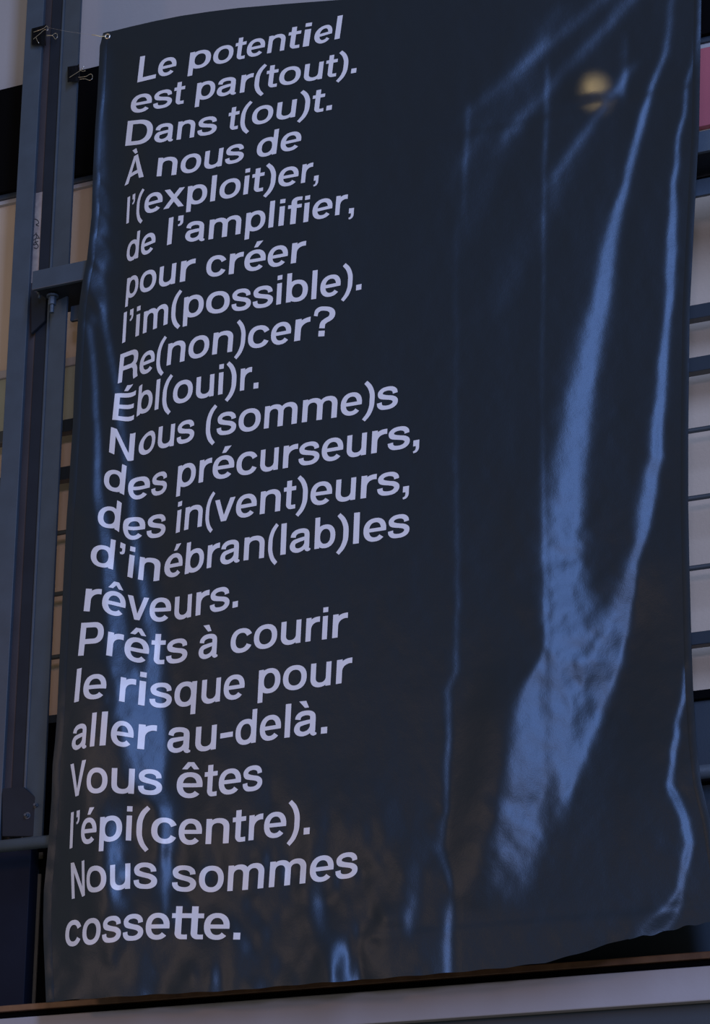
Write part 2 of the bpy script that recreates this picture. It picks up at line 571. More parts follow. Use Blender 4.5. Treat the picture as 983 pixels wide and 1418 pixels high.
# creases at 630, 515, 495
SR += streak([(300, 633, 3, 3, .10), (560, 631, 3, 3, .14), (840, 633, 4, 4, .26), (930, 631, 5, 5, .26), (957, 619, 7, 5, .28), (1026, 622, 5, 4, .38), (1085, 618, 6, 4, .42), (1124, 619, 6, 4, .40),
              (1173, 611, 12, 8, .34), (1198, 618, 9, 5, .36), (1227, 624, 4, 4, .40), (1240, 624, 3, 3, .1), (1265, 620, 5, 5, .30), (1350, 620, 6, 6, .32), (1400, 620, 5, 5, .2)], 2, 1.2, 5)
SR += streak([(1270, 493, 3, 3, .1), (1290, 493, 4, 4, .34), (1345, 495, 4, 5, .40), (1380, 497, 4, 4, .3)], 2, .6, 6)
SR += streak([(140, 648, 3, 4, .22), (215, 645, 3, 4, .26), (300, 641, 3, 3, .12)], 2, .6, 7)
SR += streak([(80, 757, 3, 4, .16), (150, 756, 3, 5, .30), (200, 755, 3, 4, .36), (235, 753, 2, 2, .34), (420, 752, 2, 2, .30), (520, 750, 2, 2, .16), (700, 752, 2, 2, .3), (900, 757, 2, 2, .3)], 2, .3, 8)
SR += streak([(40, 869, 10, 2, .12), (120, 866, 10, 3, .22), (138, 864, 9, 4, .18), (150, 864, 5, 4, 0)], 2, .4, 9)
# diagonal pulls of the upper right part
for (ya, xa, yb, xb, wd, am) in ((0, 832, 150, 655, 13, .24), (0, 872, 190, 700, 12, .26), (140, 842, 240, 770, 8, .26), (60, 745, 230, 640, 16, .18), (150, 720, 330, 640, 18, .12), (230, 790, 420, 690, 18, .12)):
    wd, am = wd * 1.15, am * .85
    SR += streak([(ya - 60, xa + (xa - xb) * 60 / (yb - ya), wd, wd, am), (ya, xa, wd, wd, am), (yb, xb, wd, wd, am * .8), (yb + 40, xb - 20, wd, wd, 0)], 2, .6, int(xa))
SR = np.where(SR > 0, .41 * np.tanh(SR / .40), SR)
occ = np.clip(SR / .3, 0, 1)
# the cloth swings back between the folds
wgt = (1 - occ) * (.35 + .65 * np.clip((gx - 640) / 100, 0, 1)) * np.clip((gx - 430) / 150, 0, 1) * (1 + 1.2 * np.clip((gx - 845) / 30, 0, 1)) * (gx < 985)
rowsum = SR.sum(1)
c = rowsum / np.maximum(wgt.sum(1), 1)
c = np.minimum(c, .34)
k = np.exp(-np.linspace(-2, 2, 61) ** 2)
c = np.convolve(np.pad(c, 30, 'edge'), k / k.sum(), 'valid')
SR -= c[:, None] * wgt

SL = np.zeros_like(gx)
# upper left: fold along the edge, valley at the first letters
SL += streak([(60, 150, 10, 10, .10), (150, 141, 6, 9, .34), (200, 138, 8, 12, .44), (300, 138, 14, 13, .44), (360, 138, 15, 13, .44), (400, 138, 15, 12, .42), (440, 143, 5, 6, .40), (480, 151, 5, 6, .40), (520, 158, 6, 8, .40),
              (570, 166, 8, 10, .36), (620, 172, 8, 10, .30), (684, 181, 7, 9, .30), (768, 188, 7, 10, .32), (818, 200, 9, 12, .34), (885, 212, 14, 16, .30), (960, 215, 16, 18, .3), (1040, 218, 18, 18, .36), (1090, 215, 20, 14, .34), (1120, 230, 12, 10, .25), (1250, 228, 6, 7, .30), (1300, 225, 5, 5, 0)], 2.2, .8, 20)
SL += streak([(440, 118, 8, 10, .38), (456, 125, 5, 7, .42), (505, 129, 5, 6, .42), (586, 133, 5, 7, .44), (635, 134, 6, 7, .44), (700, 137, 7, 9, .46), (740, 144, 8, 10, .46), (790, 150, 10, 12, .42), (840, 156, 12, 18, .42), (900, 165, 20, 22, .42),
              (960, 178, 28, 26, .42), (1020, 192, 30, 26, .40), (1080, 200, 22, 18, .36), (1120, 205, 10, 10, 0)], 2.4, .8, 21)
SL += streak([(60, 178, 12, 12, -.10), (180, 185, 14, 16, -.30), (300, 184, 12, 16, -.40), (400, 184, 12, 16, -.40), (480, 186, 10, 16, -.34), (560, 200, 10, 18, -.26), (640, 214, 10, 18, -.22), (760, 232, 12, 24, -.22), (900, 256, 12, 26, -.22), (1100, 268, 14, 30, -.2), (1250, 262, 16, 30, -.12)], 2.5)
SL += streak([(700, 105, 12, 10, -.2), (900, 100, 12, 14, -.26), (1100, 96, 14, 22, -.3), (1200, 96, 16, 30, -.4), (1400, 96, 20, 34, -.4)], 2.5)
SL += streak([(1090, 150, 20, 20, .02), (1180, 160, 18, 24, .18), (1300, 170, 20, 24, .12), (1400, 170, 20, 24, .1)], 2)
# dents pulling across the left edge fold
for (y0, x0) in ((262, 140), (305, 140), (338, 143), (430, 130), (380, 132)):
    d = (gy - y0) - (gx - x0) * .9
    SL += .26 * np.sin(np.clip(d / 7, -math.pi, math.pi)) * np.exp(-((gx - x0) / 10) ** 2)

SL = np.where(SL > 0, np.minimum(SL * 1.4, .50), SL)
step = (GX[1] - GX[0]) * .0019
i0 = int((300 - GX[0]) / (GX[1] - GX[0]))
DR = np.cumsum(SR, 1) * step
DR -= DR[:, i0:i0 + 1]
DL = np.cumsum(SL, 1) * step
DL -= DL[:, i0:i0 + 1]


def relief(Sx, lam):
    """cloth height whose slope across follows Sx and which stays smooth down the cloth (least squares, even mirror)"""
    ny, nx = Sx.shape
    hx, hy = .0019 * 2, .0019 * 3
    E = np.concatenate([Sx, -Sx[:, ::-1]], 1)
    E = np.concatenate([E, E[::-1]], 0)
    f = np.fft.fft2(E)
    kx = 2 * np.pi * np.fft.fftfreq(2 * nx, hx)[None, :]
    ky = 2 * np.pi * np.fft.fftfreq(2 * ny, hy)[:, None]
    den = kx ** 2 + lam * ky ** 2
    den[0, 0] = 1
    z = -1j * kx * f / den
    z[0, 0] = 0
    return np.real(np.fft.ifft2(z))[:ny, :nx]


D = relief(SR + SL, .07)
D -= np.median(D)
# fine crinkles: everywhere a little, more where the satin is bunched
crk = smooth_noise(16, 22, 5) * .0009 + smooth_noise(8, 10, 6) * .00035 + smooth_noise(40, 90, 7) * .002
patch = np.exp(-((gx - 800) / 75) ** 2 - ((gy - 860) / 190) ** 2) + np.exp(-((gx - 700) / 60) ** 2 - ((gy - 1150) / 70) ** 2) + .8 * np.exp(-((gx - 170) / 60) ** 2 - ((gy - 960) / 160) ** 2) \
    + .7 * np.exp(-((gx - 945) / 25) ** 2 - ((gy - 1060) / 110) ** 2) + .5 * np.exp(-((gx - 140) / 18) ** 2 - ((gy - 330) / 110) ** 2)
D += crk * (.3 + .5 * patch)
D += patch * (smooth_noise(24, 18, 9) * .0009 + smooth_noise(11, 9, 19) * .0003)
# bottom left: broad soft creases that catch the warm light
bl = np.clip((gy - 1050) / 150, 0, 1) * np.clip((640 - gx) / 120, 0, 1)
D += bl * (smooth_noise(46, 150, 11) * .008 + smooth_noise(26, 60, 12) * .0040 + smooth_noise(14, 20, 13) * .0011)
# packing creases: horizontal ones (drop to the left like the print) and the pocket near the top
slp = lambda y: (y - 1980) / 8400.
for yc0, xr, am in ((137, 850, .0016), (930, 620, .0003), (1285, 560, .0016)):
    yl = yc0 + (gx - xr) * slp(yc0)
    D += am * np.exp(-np.abs(gy - yl) / 7) * np.clip((gx - 460) / 60, 0, 1)
    D += -am * 1.2 * np.exp(-np.abs(gy - yl - 9) / 12) * np.clip((gx - 460) / 60, 0, 1)
yl = 131 + (gx - 812) * -.2
dd = gy - yl
pk = np.exp(-((gx - 811) / 26) ** 2) * np.where(dd < 0, np.exp(-(dd / 30) ** 2), np.exp(-(dd / 8) ** 2))
D -= .0085 * pk
# gentle lean: bottom a little nearer
D += -.03 * (gy - 700) / 700
D -= .03


def lat(Z, px, py):
    fx = np.clip((px - GX[0]) / 2.0, 0, len(GX) - 2.001)
    fy = np.clip((py - GY[0]) / 3.0, 0, len(GY) - 2.001)
    ix, iy = fx.astype(int), fy.astype(int)
    tx, ty = fx - ix, fy - iy
    return (Z[iy, ix] * (1 - tx) + Z[iy, ix + 1] * tx) * (1 - ty) + (Z[iy + 1, ix] * (1 - tx) + Z[iy + 1, ix + 1] * tx) * ty


def sm(Z):
    Z = Z.copy()
    for _ in range(2):
        P = np.pad(Z, 1, 'edge')
        Z = (P[:-2, 1:-1] + P[2:, 1:-1] + 2 * Z) / 4
        P = np.pad(Z, 1, 'edge')
        Z = (P[1:-1, :-2] + P[1:-1, 2:] + 2 * Z) / 4
    return Z


D = sm(D)
POS = at_np(gx, gy, D)                         # lattice positions on the cloth
du = np.gradient(POS, axis=1)
dv = np.gradient(POS, axis=0)
NRM = np.cross(du, dv)
NRM /= np.linalg.norm(NRM, axis=2, keepdims=True)
if NRM[..., 1].mean() > 0:
    NRM = -NRM


def lat3(Z, px, py):
    return np.stack([lat(Z[..., i], px, py) for i in range(3)], -1)


def grid_mesh(name, P, nx, ny):
    me = bpy.data.meshes.new(name)
    idx = np.arange(nx * ny).reshape(ny, nx)
    f = np.stack([idx[:-1, :-1], idx[1:, :-1], idx[1:, 1:], idx[:-1, 1:]], -1).reshape(-1, 4)
    me.vertices.add(nx * ny)
    me.vertices.foreach_set('co', P.reshape(-1))
    me.loops.add(f.size)
    me.loops.foreach_set('vertex_index', f.reshape(-1))
    me.polygons.add(len(f))
    me.polygons.foreach_set('loop_start', np.arange(len(f)) * 4)
    me.polygons.foreach_set('loop_total', np.full(len(f), 4))
    me.update()
    me.validate()
    me.polygons.foreach_set('use_smooth', [True] * len(f))
    return me


BP = lat3(POS, PX, PY)
banner = obj('banner', grid_mesh('banner', BP, NX, NY), M_cloth)
tag(banner, 'tall black satin banner printed with twenty-two lines of pale French text', 'banner')
# hems: doubled cloth strips along both side edges
for side in (0, 1):
    cols = np.linspace(0, .012, 5) if side == 0 else np.linspace(.988, 1, 5)
    ci = cols * (NX - 1)
    i_ = np.minimum(ci.astype(int), NX - 2)
    f_ = ci - i_
    hp = PX[:, i_] * (1 - f_) + PX[:, i_ + 1] * f_
    hq = PY[:, i_] * (1 - f_) + PY[:, i_ + 1] * f_
    off = np.array([.0008, .0016, .0018, .0016, .0002])
    if side:
        off = off[::-1]
    P = lat3(POS, hp, hq) + lat3(NRM, hp, hq) * off[None, :, None]
    obj('hem', grid_mesh('hem', P, 5, NY), M_cloth, banner)

# grommet at the upper left corner
gp = lat3(POS, np.array([149.]), np.array([50.5]))[0]
gn = Vector((.1, -1, -.1)).normalized()
bm = bmesh.new()
R0, n = .0085, 28
q = gn.to_track_quat('Z', 'Y')
prof = [(.0040, 0), (.0044, .0012), (.0062, .0020), (.0082, .0014), (.0090, .0002), (.0082, -.0006), (.0050, -.0006)]
rg = [[bm.verts.new(Vector(gp) + gn * .001 + q @ Vector((r * math.cos(2 * math.pi * k / n), r * math.sin(2 * math.pi * k / n), h))) for r, h in prof] for k in range(n)]
for k in range(n):
    for j in range(len(prof)):
        bm.faces.new((rg[k][j], rg[(k + 1) % n][j], rg[(k + 1) % n][(j + 1) % len(prof)], rg[k][(j + 1) % len(prof)]))
gm = obj('grommet', from_bm(bm, 'g', True), M_chrome, banner)
gm['label'] = 'small metal eyelet in the upper left corner'

# ------------------------------------------------------------------ lettering (own sans serif drawn from strokes)
CAP, XH, OV = 714, 520, 11
Wd, Tn = 122, 100


def ell(cx, cy, rx, ry, a0=0, a1=360, n=36, p=2.25):
    out = []
    for i in range(n + (a1 - a0 != 360)):
        a = math.radians(a0 + (a1 - a0) * i / n)
        c_, s_ = math.cos(a), math.sin(a)
        out.append((cx + rx * math.copysign(abs(c_) ** (2 / p), c_), cy + ry * math.copysign(abs(s_) ** (2 / p), s_)))
    return out


def rect(x0, y0, x1, y1):
    return ([(x0, y0), (x1, y0), (x1, y1), (x0, y1)], [])


def ring(x0, x1, y0, y1, wv=Wd, wh=Tn):
    cx, cy, rx, ry = (x0 + x1) / 2, (y0 + y1) / 2, (x1 - x0) / 2, (y1 - y0) / 2
    return (ell(cx, cy, rx, ry), [ell(cx, cy, rx - wv, ry - wh)])


def path(P, Wt, n=7, smooth=True):
    """stroke along P with widths Wt"""
    Q = catmull([(*p, w_) for p, w_ in zip(P, Wt)], n) if smooth else [np.array((*p, w_)) for p, w_ in zip(P, Wt)]
    L, R = [], []
    for i, q_ in enumerate(Q):
        t = Q[min(i + 1, len(Q) - 1)][:2] - Q[max(i - 1, 0)][:2]
        t = t / (np.linalg.norm(t) + 1e-9)
        nn = np.array((-t[1], t[0]))
        L.append(tuple(q_[:2] + nn * q_[2] / 2))
        R.append(tuple(q_[:2] - nn * q_[2] / 2))
    return (L + R[::-1], [])


def cstroke(x0, x1, y0, y1, a0, a1, wv=Wd, wh=Tn, n=30):
    cx, cy, rx, ry = (x0 + x1) / 2, (y0 + y1) / 2, (x1 - x0) / 2, (y1 - y0) / 2
    return (ell(cx, cy, rx, ry, a0, a1, n) + ell(cx, cy, rx - wv, ry - wh, a0, a1, n)[::-1], [])


def poly(*p):
    return (list(p), [])


def arch(xs, x1, xt=None, base=0):
    """n-type arch springing from a stem with its right edge at xs and ending in a stem with right edge x1"""
    o0 = xs - 78
    outer = ell((o0 + x1) / 2, 330, (x1 - o0) / 2, XH + OV - 330, 180, 0, 20)
    x2 = x1 - Wd
    inner = ell((xs + x2) / 2, 320, (x2 - xs) / 2, XH + OV - Tn - 320, 180, 0, 20)
    return (outer + [(x1, base), (x2, base)] + inner[::-1] + [(xs - 5, 250), (xs - 60, 250), (o0, 300)], [])


def flip(sh, x):
    return [([(x - a, XH - b) for a, b in o], [[(x - a, XH - b) for a, b in h] for h in hs]) for o, hs in sh]


def mirx(sh, x):
    return [([(x - a, b) for a, b in o], [[(x - a, b) for a, b in h] for h in hs]) for o, hs in sh]


def shift(sh, dx, dy):
    return [([(a + dx, b + dy) for a, b in o], [[(a + dx, b + dy) for a, b in h] for h in hs]) for o, hs in sh]


G = {}
bowl = [ring(72, 574, -OV, XH + OV)]
G['b'] = (606, [rect(64, 0, 180, CAP)] + bowl)
G['d'] = (606, mirx(G['b'][1], 606))
G['p'] = (606, [rect(64, -190, 180, XH)] + bowl)
G['q'] = (606, mirx(G['p'][1], 606))
G['o'] = (600, [ring(32, 568, -OV, XH + OV)])
G['c'] = (556, [cstroke(32, 552, -OV, XH + OV, 26, 334)])
e_ring = [cstroke(28, 532, -OV, XH + OV, -8, 322), rect(100, 214, 531, 300)]
e_ring = [(ell(280, 260, 252, 271, 0, 318, 32) + ell(280, 260, 132, 173, 0, 318, 32)[::-1], []), poly((120, 216), (529, 216), (532, 262), (520, 300), (120, 300))]
G['e'] = (560, e_ring)
G['a'] = (560, [path([(98, 352), (112, 412), (170, 462), (268, 480), (362, 466), (418, 420), (428, 340)], [118, 116, 108, 100, 104, 116, 122]), rect(367, 100, 489, 350),
                path([(428, 130), (432, 60), (462, 26), (520, 16)], [122, 118, 96, 34]),
                path([(420, 300), (340, 288), (220, 268), (120, 236), (88, 150), (122, 74), (205, 38), (300, 52), (370, 100), (418, 190)], [60, 84, 92, 108, 124, 112, 98, 92, 90, 80])])
G['s'] = (548, [path([(444, 348), (430, 410), (370, 462), (270, 482), (160, 466), (100, 418), (90, 375), (112, 322), (190, 290), (280, 268), (380, 242), (446, 196), (458, 146), (436, 94), (370, 50), (270, 36), (150, 52), (92, 106), (80, 172)],
                     [112, 112, 104, 94, 100, 110, 118, 118, 108, 102, 108, 118, 122, 118, 104, 94, 102, 112, 116], 4)])
G['n'] = (606, [rect(64, 0, 182, XH), arch(182, 546)])
G['u'] = (606, flip(G['n'][1], 610))
G['m'] = (884, [rect(64, 0, 180, XH), arch(180, 506), arch(502, 828)])
G['r'] = (384, [rect(64, 0, 182, XH), (ell(345, 300, 238, 229, 175, 92, 14) + [(376, XH + 8), (376, XH - 112)] + ell(345, 250, 163, 162, 92, 180, 12) + [(120, 200)], [])])
G['i'] = (246, [rect(64, 0, 182, XH), rect(64, 604, 182, CAP)])
G['l'] = (246, [rect(64, 0, 182, CAP)])
G['t'] = (330, [rect(84, 110, 204, 662), rect(14, 424, 314, XH), path([(144, 170), (146, 100), (180, 54), (240, 44), (314, 46)], [120, 118, 104, 94, 96])])
G['f'] = (320, [rect(84, 0, 204, 560), rect(14, 424, 312, XH), path([(144, 520), (146, 610), (184, 662), (250, 672), (316, 668)], [120, 118, 106, 96, 96])])
G['v'] = (548, [poly((8, XH), (138, XH), (276, 130), (276, 0), (208, 0)), poly((540, XH), (410, XH), (270, 130), (270, 0), (340, 0))])
G['x'] = (548, [poly((16, XH), (156, XH), (536, 0), (396, 0)), poly((392, XH), (530, XH), (152, 0), (12, 0))])
G['L'] = (580, [rect(74, 0, 204, CAP), rect(74, 0, 560, 112)])
G['E'] = (650, [rect(74, 0, 204, CAP), rect(74, 0, 612, 112), rect(74, 602, 604, CAP), rect(74, 308, 572, 414)])
G['P'] = (660, [rect(74, 0, 204, CAP), ([(74, 246), (400, 246)] + ell(400, 480, 226, 234, -90, 90, 22, 2.4) + [(74, CAP)], [[(204, 356), (390, 356)] + ell(390, 480, 106, 124, -90, 90, 16, 2.4) + [(204, 604)]])])
G['R'] = (700, [rect(74, 0, 204, CAP), ([(74, 280), (420, 280)] + ell(420, 497, 226, 217, -90, 90, 22, 2.4) + [(74, CAP)], [[(204, 386), (410, 386)] + ell(410, 495, 106, 109, -90, 90, 16, 2.4) + [(204, 604)]]),
                path([(440, 345), (540, 300), (584, 220), (596, 100), (622, 0)], [90, 118, 130, 130, 134], 6)])
G['D'] = (716, [([(74, 0), (330, 0)] + ell(330, 357, 350, 357, -90, 90, 30, 2.35) + [(74, CAP)], [[(204, 112), (320, 112)] + ell(320, 357, 226, 245, -90, 90, 24, 2.3) + [(204, 602)]])])
G['A'] = (696, [poly((8, 0), (148, 0), (348, 570), (348, CAP), (276, CAP)), poly((688, 0), (546, 0), (346, 570), (346, CAP), (420, CAP)), rect(170, 158, 528, 262)])
G['V'] = (656, [poly((8, CAP), (150, CAP), (328, 150), (328, 0), (258, 0)), poly((648, CAP), (508, CAP), (326, 150), (326, 0), (400, 0))])
G['N'] = (716, [rect(72, 0, 196, CAP), rect(520, 0, 644, CAP), poly((72, CAP), (208, CAP), (644, 0), (508, 0))])
G['('] = (330, [path([(286, 718), (178, 590), (116, 430), (106, 270), (116, 110), (178, -50), (286, -178)], [92, 108, 116, 120, 116, 108, 92], 6)])
G[')'] = (330, mirx(G['('][1], 330))
G['.'] = (262, [rect(62, 0, 198, 138)])
G[','] = (262, [rect(62, 0, 198, 138), path([(160, 40), (160, -60), (130, -118), (70, -142)], [76, 74, 62, 44])])
G['\u2019'] = (250, shift([rect(62, 0, 190, 130), path([(154, 40), (154, -50), (128, -100), (72, -124)], [72, 70, 60, 44])], 0, CAP - 130))
G['-'] = (360, [rect(36, 206, 324, 314)])
G['?'] = (580, [rect(214, 0, 346, 136), path([(98, 500), (120, 600), (200, 662), (290, 672), (400, 650), (466, 590), (478, 510), (440, 436), (350, 376), (292, 310), (280, 196)], [122, 118, 106, 100, 108, 120, 124, 118, 112, 116, 120], 5)])
G[' '] = (262, [])
acute = [poly((230, 590), (320, 590), (440, 738), (290, 738))]
grave = [poly((330, 590), (240, 590), (110, 738), (262, 738))]
circ = [poly((120, 590), (222, 590), (286, 668), (286, 742), (228, 742)), poly((450, 590), (348, 590), (284, 668), (284, 742), (342, 742))]
G['\u00e9'] = (560, G['e'][1] + acute)
G['\u00ea'] = (560, G['e'][1] + circ)
G['\u00e0'] = (560, G['a'][1] + grave)
G['\u00c9'] = (650, G['E'][1] + shift(acute, 60, 178))
G['\u00c0'] = (696, G['A'][1] + shift(grave, 70, 178))


def pip(poly_, X, Y):
    P = np.array(poly_)
    x0, y0 = P[:, 0], P[:, 1]
    x1, y1 = np.roll(x0, -1), np.roll(y0, -1)
    ins = np.zeros(len(X), bool)
    for a, b, c_, d_ in zip(x0, y0, x1, y1):
        if b == d_:
            continue
        ins ^= ((b > Y) != (d_ > Y)) & (X < (c_ - a) * (Y - b) / (d_ - b) + a)
    return ins


def subdiv(poly_, mx=85):
    out = []
    n = len(poly_)
    for i in range(n):
        a, b = np.array(poly_[i], float), np.array(poly_[(i + 1) % n], float)
        L = np.linalg.norm(b - a)
        if L < 2:
            continue
        k = max(1, int(math.ceil(L / mx)))
        for j in range(k):
            out.append(tuple(a + (b - a) * j / k))
    return out


CACHE = {}


def glyph(ch_):
    if ch_ in CACHE:
        return CACHE[ch_]
    adv, shapes = G[ch_]
    if not shapes:
        CACHE[ch_] = (adv, None, None, 0, adv)
        return CACHE[ch_]
    sh = [(subdiv(o), [subdiv(h) for h in hs]) for o, hs in shapes]
    V, Ed = [], []
    for o, hs in sh:
        for lp in [o] + hs:
            b = len(V)
            V += lp
            Ed += [(b + i, b + (i + 1) % len(lp)) for i in range(len(lp))]
    A_ = np.array(V)
    x0, x1, y0, y1 = A_[:, 0].min(), A_[:, 0].max(), A_[:, 1].min(), A_[:, 1].max()
    for yy in np.arange(y0 + 20, y1, 85):
        for xx in np.arange(x0 + 20, x1, 85):
            V.append((float(xx) + 3.1, float(yy) + 1.7))
    r = delaunay_2d_cdt([Vector(v) for v in V], Ed, [], 0, .05, False)
    vs = np.array([tuple(v) for v in r[0]])
    tr = np.array([tuple(f) for f in r[2] if len(f) == 3])
    cen = vs[tr].mean(1)
    ins = np.zeros(len(tr), bool)
    for o, hs in sh:
        i1 = pip(o, cen[:, 0], cen[:, 1])
        for h in hs:
            i1 &= ~pip(h, cen[:, 0], cen[:, 1])
        ins |= i1
    tr = tr[ins]
    CACHE[ch_] = (adv, vs, tr, x0, x1)
    return CACHE[ch_]


TR = -6


def pchip(xk, yk, x):
    xk, yk = np.array(xk, float), np.array(yk, float)
    h = np.diff(xk)
    dl = np.diff(yk) / h
    m = np.zeros(len(xk))
    m[0], m[-1] = dl[0], dl[-1]
    for i in range(1, len(xk) - 1):
        m[i] = (dl[i - 1] * h[i] + dl[i] * h[i - 1]) / (h[i] + h[i - 1])
    i = np.clip(np.searchsorted(xk, x) - 1, 0, len(h) - 1)
    t = (x - xk[i]) / h[i]
    t_in = t
    H00, H10, H01, H11 = 2 * t ** 3 - 3 * t ** 2 + 1, t ** 3 - 2 * t ** 2 + t, -2 * t ** 3 + 3 * t ** 2, t ** 3 - t ** 2
    y = H00 * yk[i] + H10 * h[i] * m[i] + H01 * yk[i + 1] + H11 * h[i] * m[i + 1]
    y = np.where(t_in < 0, yk[i] + m[i] * (x - xk[i]), y)
    y = np.where(t_in > 1, yk[i + 1] + m[i + 1] * (x - xk[i + 1]), y)
    return y


